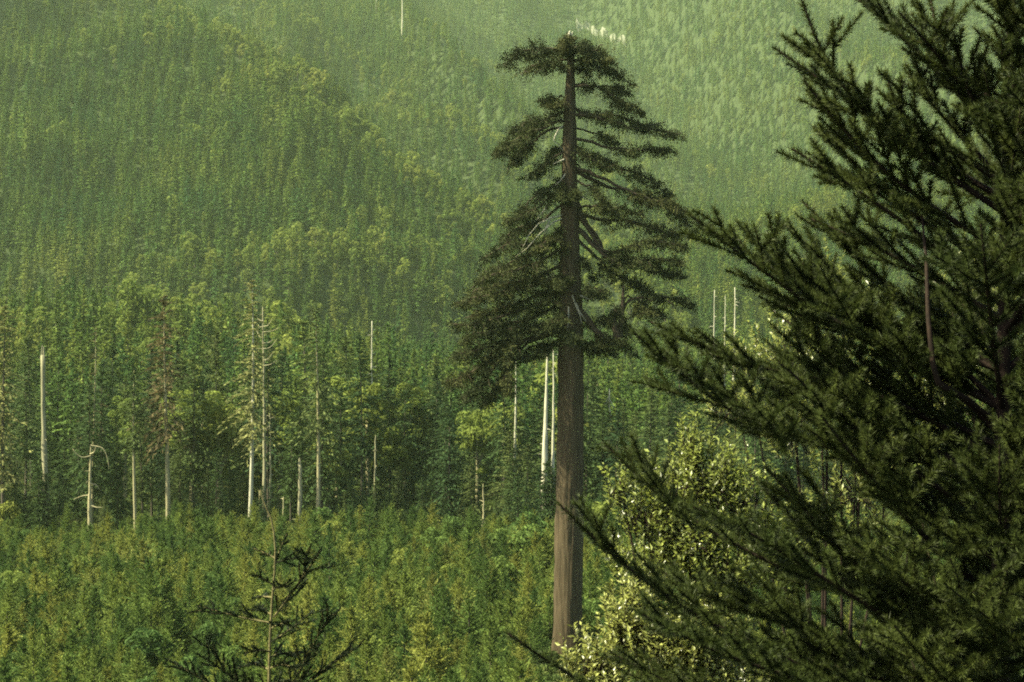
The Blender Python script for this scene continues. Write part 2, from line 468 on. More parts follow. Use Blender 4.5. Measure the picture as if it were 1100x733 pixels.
def build_edge():
    protos = []
    for k in range(7):
        Ht = HTS[k]
        tb, cb = conifer(200 + k, Ht, [5.8, 5.4, 6.2, 5.2, 5.6, 5.8, 5.0][k], base=[.3, .2, .36, .1, .25, .12, .08][k], whorls=26, nb=6, nseg=6, per=3,
                         tuft=.72, droop=.3, prof=.6, ragged=.36, trunk_r=.38, bot_el=-22)
        t = thing('forest_conifer', 'grown dark green conifer standing in the forest edge behind the young regrowth', 'tree', (0, 0, 0), 'conifers along the forest edge')
        obj('trunk', tb.mesh('trunk', M['darkbark'], True), t); obj('crown', cb.mesh('crown', M['edge']), t)
        protos.append(t)
    spots = []
    tries = 0
    while len(spots) < 185 and tries < 20000:
        tries += 1
        y = 240 + 90 * RNG.random() ** 1.1
        x = RNG.uniform(-.40, .24) * y
        if any((x - a) ** 2 + (y - b) ** 2 < 4.2 ** 2 for a, b in spots): continue
        px = CX + x / y * FPX
        if any(abs(px - q) < 9 and y < w + 6 for q, w in EDGE_SPECIAL): continue
        spots.append((x, y))
    for k in range(3):
        tb, cb = roundtree(260 + k, [22, 18, 25][k], [5.2, 4.6, 5.6][k], 2600, .55)
        r0_ = thing('forest_broadleaf', 'rounded pale green broadleaf tree among the conifers of the forest edge', 'tree', (0, 0, 0), 'broadleaf trees in the forest edge')
        obj('trunk', tb.mesh('trunk', M['lichen'], True), r0_); obj('crown', cb.mesh('crown', M['broad']), r0_)
        for q in range(5):
            if q == 0: r_ = r0_
            else:
                r_ = r0_.copy(); link(r_)
                for ch in r0_.children:
                    c = ch.copy(); c.parent = r_; link(c)
            y = RNG.uniform(250, 326); x = RNG.uniform(-.37, .04) * y
            r_.location = (x, y, float(H(x, y)) - .3); f = float(RNG.uniform(.7, 1.25)); r_.scale = (f, f, f); r_.rotation_euler = (0, 0, float(RNG.random() * 6.28))
    front = []
    for k in range(85):
        y = RNG.uniform(234, 241); x = RNG.uniform(-.39, .12) * y; px = CX + x / y * FPX
        if any(abs(px - q) < 7 for q in (97, 146, 181, 268, 304, 322, 341)) and RNG.random() < .85: continue
        front.append((x, y, 0))
    for px, yy, tall in ((43, 234, 13), (49, 234, 12), (283, 234, 10), (291, 234, 11), (400, 279, 27), (404, 241, 11), (519, 233, 5), (548, 250, 14), (557, 234, 13), (582, 234, 15), (587, 233, 16), (594, 234, 15),
                         (600, 234, 13), (655, 283, 20), (652, 270, 16), (766, 321, 21), (779, 322, 22), (790, 321, 20), (784, 312, 19), (546, 256, 20), (551, 254, 17)):
        front.append(((px - CX) / FPX * yy, yy, tall))
    used = set()
    for x, y, tall in [(a, b, -1) for a, b in spots] + front:
        low = tall >= 0
        k = int(RNG.integers(0, 7))
        if y > 275 and RNG.random() < .5: k = int(RNG.choice([0, 2, 4]))
        if y < 247 or low: k = int(RNG.choice([0, 2, 3, 5, 6, 6]))
        p = protos[k]
        if k in used:
            t = p.copy(); link(t)
            for ch in p.children:
                c = ch.copy(); c.parent = t; link(c)
        else:
            t = p; used.add(k)
        t.location = (x, y, float(H(x, y)) - .3)
        s = float(RNG.uniform(.32, 1.0)) if y > 250 else float(RNG.uniform(.3, .75))
        if low: tag(t, 'short bushy conifer at the foot of the forest edge, in front of the taller trunks', 'tree', 'short conifers at the foot of the forest edge')
        if low: s = tall / HTS[k] if tall else float(RNG.uniform(.17, .34))
        # the skyline of the stand is lower towards the middle and right of the photograph
        px = CX + x / y * FPX
        if px > 380: s *= .88
        t.scale = (s, s, s); t.rotation_euler = (0, 0, float(RNG.random() * 6.28))
    for k in range(7):
        if k not in used:
            for ch in list(protos[k].children): bpy.data.objects.remove(ch)
            bpy.data.objects.remove(protos[k])


def snag(name, label, px, ytop, Y, r, mat, group=None, arms=(), lean=0., jag=True, seed=0, cat='dead tree', crown=0.):
    """standing dead trunk: base on the ground, top at the photo row; arms = (dx,dy px from trunk, start row, droop)"""
    g = np.random.default_rng(500 + seed)
    x = (px - CX) / FPX * Y
    zb = float(H(x, Y)) - .3
    zt = (CY - ytop) / FPX * Y
    hh = zt - zb
    t = thing(name, label, cat, (x, Y, zb), group)
    b = Buf(); k = 16
    zz = np.linspace(0, hh, k)
    pth = np.stack([lean * (zz - hh) + .004 * hh * np.sin(zz / hh * 5 + seed) + g.normal(0, .04, k), .01 * zz, zz], 1)
    rad = r * (1.15 - .55 * zz / hh)
    if not jag: rad = r * (1.15 - 1.0 * zz / hh) + .03
    b.tube(pth, rad * (1 + .10 * g.standard_normal(k)).clip(.8, 1.2), 9, wob=.12, rng=g)
    for q in range(int(hh / 2.2)):              # broken branch stubs
        hz = hh * (.3 + .68 * g.random()); an = g.random() * 6.28; ln = g.uniform(.3, 1.3)
        p0 = np.array([np.interp(hz, zz, pth[:, 0]), np.interp(hz, zz, pth[:, 1]), hz]); dd = np.array([math.cos(an), math.sin(an), g.uniform(-.5, .3)])
        b.tube([p0, p0 + dd * ln * .6, p0 + dd * ln + [0, 0, -.1]], [.07, .05, .02], 4)
    if jag:                                   # splintered top
        for q in range(5):
            an = q * 1.256 + g.random(); rr = rad[-1] * .6
            p0 = pth[-1] + [math.cos(an) * rr, math.sin(an) * rr, -.4 * r]
            b.tube([p0, p0 + [0, 0, r * (1 + 1.2 * g.random())], p0 + [-math.cos(an) * rr * .5, 0, r * (1.6 + 3.2 * g.random())]], [rr * .75, rr * .5, .03], 5)
    obj('trunk', b.mesh('trunk', mat, True), t)
    if crown:
        _, cb = conifer(900 + seed, hh * crown, 3.6, base=.1, whorls=22, nb=7, nseg=5, per=3, tuft=.7, droop=.3, prof=.6, ragged=.35, bot_el=-20)
        obj('crown', cb.mesh('crown', M['edge']), t)
    for (x0, y0, pts) in arms:
        q = Buf()
        P3 = []
        for (ax, ay, dy) in [(x0, y0, 0)] + list(pts):
            P3.append([(ax - px) / FPX * Y, dy, (CY - ay) / FPX * Y - zb])
        P3 = np.array(P3)
        tt = np.linspace(0, 1, len(P3)); t2 = np.linspace(0, 1, 9)
        P3 = np.stack([np.interp(t2, tt, P3[:, c]) for c in range(3)], 1)
        P3[1:-1] = (P3[:-2] + 2 * P3[1:-1] + P3[2:]) / 4
        q.tube(P3, np.linspace(r * .38, r * .10, 9), 5)
        obj('branch', q.mesh('branch', mat, True), t)
    return t


def sparse_tree(label, px, ytop, Y, R, base, mat_trunk, mat_crown, seed, r=.32, whorls=16, nb=4, tuft=.5, ragged=.5, prof=.5, group=None, name='sparse_conifer', per=2, bot=-25, droop=.35):
    x = (px - CX) / FPX * Y; zb = float(H(x, Y)) - .3; hh = (CY - ytop) / FPX * Y - zb
    tb, cb = conifer(seed, hh, R, base=base, whorls=whorls, nb=nb, nseg=5, per=per, tuft=tuft, droop=droop, prof=prof, ragged=ragged, trunk_r=r, trunk_sides=9, bot_el=bot, top_el=25)
    t = thing(name, label, 'tree', (x, Y, zb), group)
    obj('trunk', tb.mesh('trunk', mat_trunk, True), t); obj('crown', cb.mesh('crown', mat_crown), t)
    return t


def build_special():
    snag('broken_snag', 'thick pale broken snag with splintered top at the left end of the forest edge', 46, 382, 235, .54, M['greywood'], lean=-.016, seed=1)
    snag('dead_tree', 'short dead tree with drooping curved bare arms in front of the dark forest', 97, 478, 233, .42, M['lichen'], seed=2, jag=False, arms=[
        (97, 490, [(90, 492, -.6), (84, 488, -.8), (80, 482, -.9)]), (97, 479, [(104, 480, .4), (111, 482, .5), (115, 494, .6), (116, 505, .6)]),
        (97, 488, [(102, 486, -.4), (104, 480, -.5)]), (97, 543, [(104, 545, -.4), (111, 545, -.5)]), (97, 532, [(88, 533, .5), (78, 537, .6)]), (97, 520, [(103, 521, .3), (107, 527, .4)])])
    snag('slender_snag', 'stout pale stub rising behind the regrowth between the two pale sparse conifers', 322, 500, 233, .42, M['greywood'], seed=3)
    snag('slender_snag', 'shortest pale pointed stub poking out of the young trees', 304, 534, 231, .24, M['lichen'], seed=4, jag=False)
    snag('slender_snag', 'thin dead stem with a tufted tip between the two pale sparse trees', 290, 442, 238, .22, M['greywood'], seed=5, jag=False, arms=[
        (290, 448, [(287, 446, 0), (285, 450, 0)]), (290, 450, [(294, 448, .2), (296, 452, .2)]), (290, 458, [(287, 459, 0), (284, 463, 0)])])
    sparse_tree('tall sparse conifer with bright pale trunk and thin yellow-green crown, tallest in the forest edge', 268, 300, 234, 4.6, .40, M['deadwood'], M['pale'], 301, r=.40, whorls=24, nb=6, tuft=.50, per=4, ragged=.4)
    sparse_tree('second pale-trunked sparse conifer with ragged yellowish top, shorter and to the right of the tallest', 341, 332, 234, 4.0, .48, M['lichen'], M['pale'], 302, r=.40, whorls=20, nb=5, tuft=.48, per=4)
    arms = []
    g = np.random.default_rng(12)
    for k in range(9):
        y0 = 345 + k * 6; dx = (1 if k % 3 else -1) * (8 + 10 * g.random())
        arms.append((283, y0, [(283 + dx * .5, y0 - 1, g.normal(0, .5)), (283 + dx, y0 - 5 - 6 * g.random(), g.normal(0, 1))]))
    snag('bare_tree', 'dead leafless tree with upturned bare twigs just right of the tallest pale conifer', 283, 330, 243, .30, M['greywood'], seed=6, jag=False, arms=arms)
    sparse_tree('lichen-grey trunked conifer with a drooping rusty lower crown', 181, 318, 235, 4.2, .42, M['lichen'], M['rusty'], 303, r=.46, whorls=22, nb=6, tuft=.62, per=3, ragged=.4)
    sparse_tree('thin conifer with straight pale green-grey trunk and small narrow crown', 146, 398, 234, 2.6, .55, M['lichen'], M['edge'], 304, r=.30, whorls=16, nb=6, tuft=.5, per=3)
    sparse_tree('yellow-brown conifer cut by the left edge of the photo', 4, 328, 236, 4.0, .25, M['darkbark'], M['pale'], 305, r=.35, whorls=24, nb=7, tuft=.6, per=3)
    sparse_tree('thin brownish conifer with bare upper trunk right of the broken snag', 99, 352, 246, 2.4, .35, M['lichen'], M['rusty'], 306, r=.22, whorls=14, nb=3, tuft=.4)
    snag('dead_spire', 'thin white dead spire above the trees between the pale conifers and the giant fir', 400, 345, 286, .30, M['deadwood'], seed=7, jag=False, crown=.74)
    snag('slender_snag', 'thin pale dead stem low in the trees under the white spire', 403, 468, 250, .22, M['greywood'], seed=8, jag=False)
    snag('white_snag', 'bright white bare snag directly left of the giant fir trunk, thicker of the pair', 587, 372, 236, .62, M['deadwood'], 'pair of white snags', seed=9, jag=False, lean=.008)
    snag('white_snag', 'thinner white bare snag between the thick white snag and the giant fir trunk', 594, 376, 237, .34, M['deadwood'], 'pair of white snags', seed=10, jag=False, lean=-.002)
    sparse_tree('ragged conifer with a whitish trunk under the drooping left crown of the giant fir', 551, 378, 262, 2.6, .3, M['deadwood'], M['edge'], 307, r=.40, whorls=12, nb=3, tuft=.5)
    snag('slender_snag', 'very thin grey dead stem at the regrowth edge left of the giant fir', 519, 520, 233, .17, M['lichen'], seed=11, jag=False)
    for k, (px, yt, r, lab) in enumerate([(768, 312, .30, 'leftmost of the three white dead trunks seen past the fir branches'), (779, 318, .26, 'middle of the three white dead trunks seen past the fir branches'),
                                          (789, 309, .38, 'thickest and rightmost of the three white dead trunks seen past the fir branches')]):
        snag('white_snag', lab, px, yt, 330, r, M['deadwood'], 'three white dead trunks', seed=20 + k, jag=False, crown=(.62, .5, .56)[k], lean=.004 * (k - 1))
    snag('slender_snag', 'small pale dead tip in the hazy trees right of the giant fir trunk', 655, 418, 290, .3, M['deadwood'], seed=24, jag=False, crown=.8,
         arms=[(655, 425, [(652, 430, 0), (650, 436, 0)]), (655, 430, [(658, 434, 0), (660, 440, 0)])])
    # far slope
    for px, py, L, r, lab in [(404, 12, 30, .9, 'tiny white dead tree high on the far slope, left of a taller one'),
                              (432, 36, 62, 1.2, 'tall white dead tree at the top edge of the far slope')]:
        p = hit(px, py + 10)
        t = thing('far_snag', lab, 'dead tree', p - [0, 0, 1])
        b = Buf(); b.tube([[0, 0, 0], [.3, 0, L * .4], [0, 0, L]], [r, r * .7, .2], 6)
        obj('trunk', b.mesh('trunk', M['deadwood'], True), t)
    # outcrop
    g = np.random.default_rng(77)
    p = hit(641, 36)
    t = thing('rock_outcrop', 'pale bare rock outcrop high on the far slope beside the giant fir top', 'rock', p)
    b = Buf()
    nu, nv = 40, 7
    rows = []
    for q in range(nu):
        px = 618 + 56 * q / (nu - 1)
        for r_ in range(nv):
            py = 26 + .40 * (px - 618) + (r_ / (nv - 1) - .5) * (7 + 3 * math.sin(q * .7)) + 2 * math.sin(q * .5)
            h_ = hit(px, py, 1200.) - p
            edge = r_ in (0, nv - 1) or q in (0, nu - 1)
            rows.append(h_ + [0, -2, (-4 if edge else 1.5 + 4 * g.random() + 3.5 * math.sin(q * .9 + 1))])
    i_ = np.arange(nu - 1)[:, None] * nv; j_ = np.arange(nv - 1)[None]
    b.add(np.array(rows), quads=np.stack([i_ + j_, i_ + j_ + 1, i_ + nv + j_ + 1, i_ + nv + j_], -1).reshape(-1, 4))
    me = b.mesh('rock_face', M['rock'])
    tag(obj('rock_face', me, t))


# ------------------------------------------------------------------ regrowth in the clearing
def build_regrowth():
    protos = []
    for k in range(6):
        Ht = [5.2, 4.4, 6.0, 3.8, 5.0, 4.6][k]
        tb, cb = conifer(400 + k, Ht, [1.9, 1.95, 2.0, 1.8, 2.1, 1.7][k], base=.02, whorls=17, nb=9, nseg=5, per=4, tuft=.20, droop=.05, top_el=56, bot_el=8, prof=.95, ragged=.25, trunk_r=.07, trunk_sides=5, slim=.34)
        protos.append(joined(tb, cb, 'young_conifer', M['darkbark'], M['young']))
    for k in range(2):
        tb, cb = roundtree(450 + k, 4.2, 1.8, 1100, .24)
        protos.append(joined(tb, cb, 'young_broadleaf', M['darkbark'], M['young']))
    P = []
    y = 104.
    while y < 236:
        x = -.42 * y
        while x < .34 * y:
            P.append((x + RNG.normal(0, .55), y + RNG.normal(0, .55)))
            x += 2.5
        y += 2.3
    P = np.array(P)
    base = at(610, 705, 150)
    P = P[np.hypot(P[:, 0] - base[0], P[:, 1] - base[1]) > 2.9]
    # keep the view of the old fir's foot open
    P = P[~((np.abs(P[:, 0] / P[:, 1] - base[0] / 150) < .017) & (P[:, 1] < 150) & (P[:, 1] > 112))]
    gap = vnoise(P[:, 0] / 7 + 40, P[:, 1] / 7)
    P = P[(gap > -.45) | (RNG.random(len(P)) < .25)]
    z = H(P[:, 0], P[:, 1])
    n = len(P)
    px = CX + P[:, 0] / P[:, 1] * FPX
    top = CY - (z + 4.6) / P[:, 1] * FPX
    s = RNG.normal(.90, .24, n).clip(.4, 1.5) * (1 + .28 * vnoise(P[:, 0] / 14, P[:, 1] / 14))
    idx = np.where(RNG.random(n) < .90, RNG.integers(0, 6, n), RNG.integers(6, 8, n))
    inview = (top < 733) & (px > -15) & (px < 690)
    order = np.argsort(np.where(inview, P[:, 1], 1e6))
    mine = order[:300]
    g300 = 0
    for i in mine:
        if not inview[i]: continue
        k = int(idx[i])
        if k < 6:
            o = obj('young_conifer', protos[k])
            tag(o, 'bushy young conifer among the regrowth filling the clearing below the forest edge', 'young tree', 'young conifers regrowing in the clearing')
        else:
            o = obj('young_broadleaf', protos[k])
            tag(o, 'rounded young broadleaf bush among the regrowing conifers of the clearing', 'bush', 'young broadleaf bushes in the clearing')
        o.location = (P[i, 0], P[i, 1], z[i] - .1)
        o.scale = (s[i], s[i], s[i] * float(RNG.normal(1, .1))); o.rotation_euler = (0, 0, float(RNG.random() * 6.28)); g300 += 1
    rest = np.setdiff1d(np.arange(n), mine)
    scl = np.repeat(s[rest, None], 3, 1)
    scatter('distant_regrowth', np.column_stack([P[rest], z[rest] - .1]), scl, idx[rest], [('y', p) for p in protos])
    print('regrowth', n, g300)
    # low undergrowth, nobody could count it
    src = []
    for k in range(3):
        g = np.random.default_rng(470 + k); b = Buf(); m = 260
        u = unit(g.standard_normal((m, 3))); u[:, 2] = np.abs(u[:, 2])
        c = u * [.9, .9, .7] * (g.random((m, 1)) ** .5)
        a = unit(u + .6 * g.standard_normal((m, 3))) * .2 * (.5 + g.random((m, 1)))
        b.diamonds(c, a, unit(np.cross(a, g.standard_normal((m, 3)))) * .08)
        src.append(('u', b.mesh('undergrowth', M['under'])))
    q = []
    y = 12.
    while y < 345:
        x = np.arange(-.45 * y - 3, .42 * y + 3, 1.5)
        q.append(np.stack([x + RNG.normal(0, .5, len(x)), y + RNG.normal(0, .5, len(x))], 1)); y += 1.5
    Q = np.concatenate(q); zq = H(Q[:, 0], Q[:, 1]); nq = len(Q)
    Q3 = np.column_stack([Q, zq - .1])
    sc = np.repeat(RNG.normal(1, .3, (nq, 1)).clip(.4, 1.7), 3, 1)
    scatter('undergrowth', Q3, sc, RNG.integers(0, 3, nq), src)


# ------------------------------------------------------------------ the giant fir
def build_giant():
    Y0 = 150.
    g = np.random.default_rng(42)
    foot = at(610, 706, Y0)
    foot[2] = float(H(foot[0], foot[1])) - .2
    S = Y0 / FPX
    W = lambda px, py, dy=0.: np.array([(px - CX) * S - foot[0], dy, (CY - py) * S - foot[2]])
    t = thing('giant_fir', 'towering old fir with bare brown trunk and ragged flat-topped crown in the clearing', 'tree', foot)
    # trunk: photo rows, centre x, width
    rows = [(712, 610, 40), (703, 610, 34.5), (670, 610, 31.5), (600, 611, 30), (520, 612, 28.5), (440, 613, 27.5), (380, 613.5, 26.5), (330, 613, 24), (280, 612.5, 21.5), (230, 611.5, 19.5),
            (180, 611.5, 16), (140, 612, 14), (110, 612, 12), (85, 612.5, 9.5), (60, 613, 7), (48, 613, 4.5), (42, 612.5, 3)]
    ry = np.array([r[0] for r in rows][::-1]); rx = np.array([r[1] for r in rows][::-1]); rw = np.array([r[2] for r in rows][::-1])
    yy = np.linspace(712, 44, 190)
    sides = 56
    an = np.linspace(0, 2 * np.pi, sides, endpoint=False)
    c = np.stack([W(np.interp(y, ry, rx), y) for y in yy])
    rad = np.interp(yy, ry, rw) * S / 2
    zt = c[:, 2]
    fur = np.zeros((len(yy), sides))
    for k in range(len(yy)):
        fur[k] = .07 * vnoise(an * 60 / 6.283 * 1.0 + 2 * np.sin(zt[k] * .12), np.full(sides, zt[k] * .22)) + .035 * vnoise(an * 20, np.full(sides, zt[k] * .9 + 30))
    fur[:, -1] = (fur[:, -2] + fur[:, 0]) / 2
    rr = rad[:, None] * (1 + fur) + .05 * vnoise(zt[:, None] * .5 + 0 * an, an[None] * 1.5 + 0 * zt[:, None])
    ring = c[:, None] + np.stack([np.cos(an)[None] * rr, np.sin(an)[None] * rr, np.zeros_like(rr)], -1)
    b = Buf(); i = np.arange(len(yy) - 1)[:, None] * sides; j = np.arange(sides)[None]
    b.add(ring.reshape(-1, 3), quads=np.stack([i + j, i + (j + 1) % sides, i + sides + (j + 1) % sides, i + sides + j], -1).reshape(-1, 4))
    obj('trunk', b.mesh('trunk', M['bark'], True), t)
    b = Buf()
    b.tube([W(612, 50), W(612, 43), W(611.3, 36), W(612.6, 33)], [.28, .24, .17, .05], 7, wob=.15, rng=g)
    b.tube([W(612, 40), W(614.5, 37), W(615, 34)], [.12, .09, .03], 5)
    obj('dead_top', b.mesh('dead_top', M['deadwood'], True), t)

    # pads: limb start row on trunk, polyline of photo points, foliage thickness (px), depth swing (m at the tip), clusters per 10 px, start fraction
    pads = [
        # top table
        (60, [(598, 52), (575, 55), (556, 63), (541, 70)], 8.5, -1.0, 7, .05), (56, [(600, 50), (585, 49), (571, 53)], 6, 2.5, 8, .1),
        (55, [(622, 49), (637, 50), (649, 55)], 6, 1.0, 8, .1), (58, [(617, 52), (628, 56), (645, 59)], 6, -2.0, 7, .15), (50, [(612, 47), (615, 47)], 4, 3., 14, 0), (54, [(608, 52), (606, 55)], 5, -3., 14, 0),
        (66, [(625, 64), (645, 70), (662, 77), (680, 86)], 4.5, .8, 5, .2), (68, [(628, 66), (650, 68), (658, 74)], 4, -1.5, 5, .2), (64, [(598, 64), (580, 68), (568, 73), (560, 77)], 6, 1.2, 4, .15),
        (72, [(600, 72), (588, 74), (577, 80)], 4.5, -1., 4, .2), (70, [(622, 72), (630, 75), (634, 80)], 4, 1.5, 4, .2),
        # second tier
        (92, [(625, 90), (642, 91), (658, 94), (672, 98)], 5, .8, 6, .15), (93, [(640, 93), (655, 101), (668, 112), (684, 121), (690, 127)], 5, -1.2, 4.5, .3),
        (104, [(600, 104), (590, 106), (579, 107)], 7, .6, 9, .1), (108, [(601, 111), (594, 114), (588, 118)], 4, -1, 6, .2), (112, [(620, 122), (640, 123), (662, 124), (690, 128), (716, 131)], 7, 1.2, 5.5, .05),
        (122, [(640, 128), (668, 134), (694, 142), (716, 148), (730, 152)], 6, -1.5, 5, .25), (135, [(630, 140), (646, 146), (662, 152)], 6, .6, 4, .4), (120, [(628, 116), (640, 118), (652, 122)], 5, 2.5, 5, .2),
        (121, [(600, 121), (582, 128), (562, 134), (546, 142)], 10, .8, 9, .12), (128, [(598, 130), (575, 142), (556, 153), (540, 160), (531, 166)], 9, -1.2, 7, .35), (135, [(588, 140), (570, 152), (552, 168), (545, 182)], 7, .6, 4.5, .45),
        (148, [(640, 155), (672, 160), (700, 166), (718, 165)], 8, -.8, 5.5, .45), (150, [(622, 158), (640, 166), (655, 172), (666, 180)], 8, 1.2, 6, .12), (162, [(625, 168), (640, 176), (655, 184)], 8, -1.4, 6, .12),
        (172, [(628, 182), (640, 196)], 5, .8, 3, .5), (165, [(600, 166), (588, 172), (578, 184), (567, 198)], 6.5, -.8, 5, .15), (150, [(602, 158), (592, 165), (586, 172)], 5, 1.5, 6, .1),
        (160, [(650, 170), (680, 184), (700, 192), (719, 206)], 8, 1.5, 5.5, .5), (178, [(640, 190), (672, 206), (700, 216), (738, 232)], 9, -1.2, 6, .42), (180, [(650, 200), (690, 204), (720, 220), (742, 242)], 9, 1.5, 5.5, .5),
        (190, [(640, 206), (650, 222), (662, 228)], 6, -1, 5, .4),
        (190, [(598, 196), (586, 206), (572, 214), (556, 226)], 9, .8, 7, .065), (196, [(600, 204), (582, 218), (560, 232), (545, 244)], 9, -1, 7, .12), (205, [(604, 212), (612, 214), (618, 213)], 5, -2.2, 16, 0), (212, [(600, 222), (580, 236), (556, 246), (536, 258)], 10, 1.4, 6, .4),
        # lower left mass
        (235, [(590, 262), (565, 262), (540, 268), (520, 276)], 12, -.8, 8, .15), (240, [(580, 268), (550, 282), (525, 294), (508, 308)], 14, 1.4, 8, .1), (262, [(596, 272), (570, 284), (545, 294), (520, 304)], 13, -1.8, 8, .065),
        (280, [(598, 288), (570, 298), (540, 308), (506, 312)], 13, .6, 8, .065), (290, [(596, 298), (565, 310), (530, 320), (490, 326)], 11, -1.2, 9, .065), (300, [(598, 308), (570, 322), (535, 332), (500, 338)], 12, 1.6, 8, .065),
        (312, [(598, 318), (566, 332), (530, 344), (487, 348)], 13, -.8, 8, .065), (322, [(596, 330), (560, 346), (525, 356), (494, 366)], 13, 1.2, 8, .065), (345, [(596, 354), (565, 354), (540, 354), (510, 356)], 5, -1.4, 10, .02),
        (338, [(560, 356), (535, 366), (510, 376), (490, 386)], 14, -.6, 9, .3), (342, [(550, 362), (530, 380), (512, 396), (480, 410)], 14, .8, 8, .4), (350, [(555, 366), (540, 384), (525, 406), (498, 424)], 14, -1, 7.5, .45),
        (352, [(560, 372), (548, 388), (540, 408), (520, 430)], 12, 1.2, 6, .5), (362, [(600, 366), (590, 374), (578, 384), (562, 382)], 6, -.8, 7, .15), (366, [(600, 370), (580, 371), (560, 378), (546, 392)], 6, 1, 6, .2),
        (350, [(540, 375), (545, 400), (548, 424)], 9, -1.6, 5, .5),
        # over the trunk, towards the viewer and away
        (300, [(604, 300), (598, 304), (604, 308)], 7, -3.0, 16, .1), (318, [(616, 316), (628, 312), (645, 314)], 7, -2.4, 9, .1), (335, [(608, 340), (598, 344), (590, 348)], 7, -3.2, 16, .15), (352, [(610, 356), (604, 360), (616, 366)], 6, -3., 18, .2),
        (262, [(600, 258), (585, 262), (575, 266)], 6, -2.6, 8, .2), (300, [(612, 300), (618, 305)], 8, 4., 20, .1), (340, [(606, 340), (600, 350)], 8, 4., 22, .1),
        # right mass
        (222, [(640, 222), (662, 226), (690, 232)], 8, -.9, 6, .25), (228, [(650, 236), (690, 240), (720, 248), (747, 250)], 10, .8, 7, .3), (222, [(632, 244), (650, 276), (690, 262), (735, 262)], 10, -1, 6, .45),
        (235, [(640, 262), (655, 280), (690, 284), (734, 292)], 12, 1.2, 6.5, .35), (238, [(640, 268), (660, 286), (700, 276), (728, 282)], 12, -1.6, 6, .4), (250, [(645, 280), (665, 300), (690, 306), (712, 318)], 11, .8, 7, .3),
        ((667, 340), [(674, 320), (690, 318), (715, 322), (742, 326)], 8, -.9, 6, .45), (320, [(630, 314), (640, 312), (650, 318)], 7, 1.2, 8, .1), ((667, 335), [(672, 318), (684, 318), (700, 330), (712, 342)], 9, 1, 5, .5), ((667, 350), [(676, 340), (684, 334), (696, 334)], 9, -1, 7, .3),
        (340, [(632, 346), (650, 346), (668, 340)], 8, .8, 8, .2), (362, [(630, 370), (650, 370), (668, 372), (679, 376)], 6, -1, 10, .05), (365, [(632, 374), (655, 378), (665, 382)], 4, 1, 6, .2),
        ((634, 350), [(645, 360), (656, 366), (668, 368)], 8, -1.2, 12, .0), ((667, 352), [(662, 338), (658, 326)], 10, -1.2, 12, .05), ((668, 345), [(676, 356), (680, 366)], 8, .8, 9, .1),
        (270, [(622, 276), (632, 286), (640, 300)], 5, 1, 5, .3),
    ]
    nlimb = 0
    for (y0, pts, th, dep, dens, s0) in pads:
        if isinstance(y0, tuple): x0, y0 = y0
        else: x0 = np.interp(y0, ry, rx)
        pl = [(x0, y0)] + list(pts)
        if y0 > 230: th = th * .85
        m = len(pl)
        P3 = np.array([W(px, py) for px, py in pl])
        cum = np.concatenate([[0], np.cumsum(np.linalg.norm(np.diff(P3, axis=0), axis=1))]); cum = cum / max(cum[-1], 1e-6)
        P3[:, 1] = dep * 1.7 * cum
        plen = cum[-1] * 0 + np.sum(np.hypot(*np.diff(np.array(pl), axis=0).T))
        tt = np.linspace(0, 1, 14)
        Q = np.stack([np.interp(tt, cum, P3[:, k]) for k in range(3)], 1)
        for _ in range(2): Q[1:-1] = (Q[:-2] + 2 * Q[1:-1] + Q[2:]) / 4
        Q[:, 2] += .35 * np.sin(tt * g.uniform(5, 11) + g.random() * 6) * tt; Q[:, 1] += .5 * np.sin(tt * g.uniform(4, 9) + g.random() * 6) * tt
        L = max(plen, abs(dep) * 17) * S
        r0 = .045 + .0095 * L
        b = Buf(); b.tube(Q + g.normal(0, .10, Q.shape) * tt[:, None] ** .3, r0 * (1.1 - tt) ** .8 + .025, 6)
        # side twigs carrying the sprays, then the sprays
        lace = .50 if pts[-1][0] > 632 and y0 > 100 else (.56 if y0 > 230 else .74)
        ncl = int(1.75 * lace * max(plen, abs(dep) * 9) / 10 * dens) + 4
        kc = max(2, int(plen / 13)); ctr = s0 + (1.0 - s0) * ((np.arange(kc) + g.random(kc)) / kc) ** .85
        u = np.clip(ctr[g.integers(0, kc, ncl)] + g.normal(0, .05, ncl), s0, 1.04)
        cc = np.stack([np.interp(u, tt, Q[:, k]) for k in range(3)], 1)
        root = cc.copy()
        ta = .60 + .5 * np.sin(np.clip(u, 0, 1) * np.pi) - .25 * np.clip(u - .7, 0, 1)
        lat = g.normal(0, 1, (ncl, 1)).clip(-1.8, 1.8)
        vert = g.normal(0, .62, ncl).clip(-1.3, 1.2)
        cc[:, 1] += lat[:, 0] * (1.0 + th * S * .8) * ta
        cc[:, 2] += vert * th * S * .75 * ta - np.abs(lat[:, 0]) * .12
        cc[:, 0] += g.normal(0, .35, ncl)
        b.sticks(root, cc, .045, .015)
        limb = obj('limb', b.mesh('limb', M['limb'], True), t)
        per = 46
        v = np.repeat(cc - root, per, 0); q = len(v)
        tw = g.uniform(.35, 1.18, (q, 1))
        spread = np.repeat(.12 + .30 * g.random(ncl) ** 1.3, per)[:, None]
        o = g.standard_normal((q, 3)) * spread * [1.1, 1.1, .75]
        pos = np.repeat(root, per, 0) + v * tw + o
        pos[:, 2] -= .35 * np.abs(o[:, 0]) + .06
        a = unit(unit(v) * .8 + unit(o) * .7 + .35 * g.standard_normal((q, 3)) + [0, 0, -.25]) * (.10 + .13 * g.random((q, 1)))
        bb = unit(np.cross(a, g.standard_normal((q, 3)))) * (.032 + .028 * g.random((q, 1)))
        f = Buf(); f.diamonds(pos, a, bb)
        obj('foliage', f.mesh('foliage', M['old']), limb)
        nlimb += 1
    # the big elbowed limb on the right that rises again like a second trunk
    b = Buf()
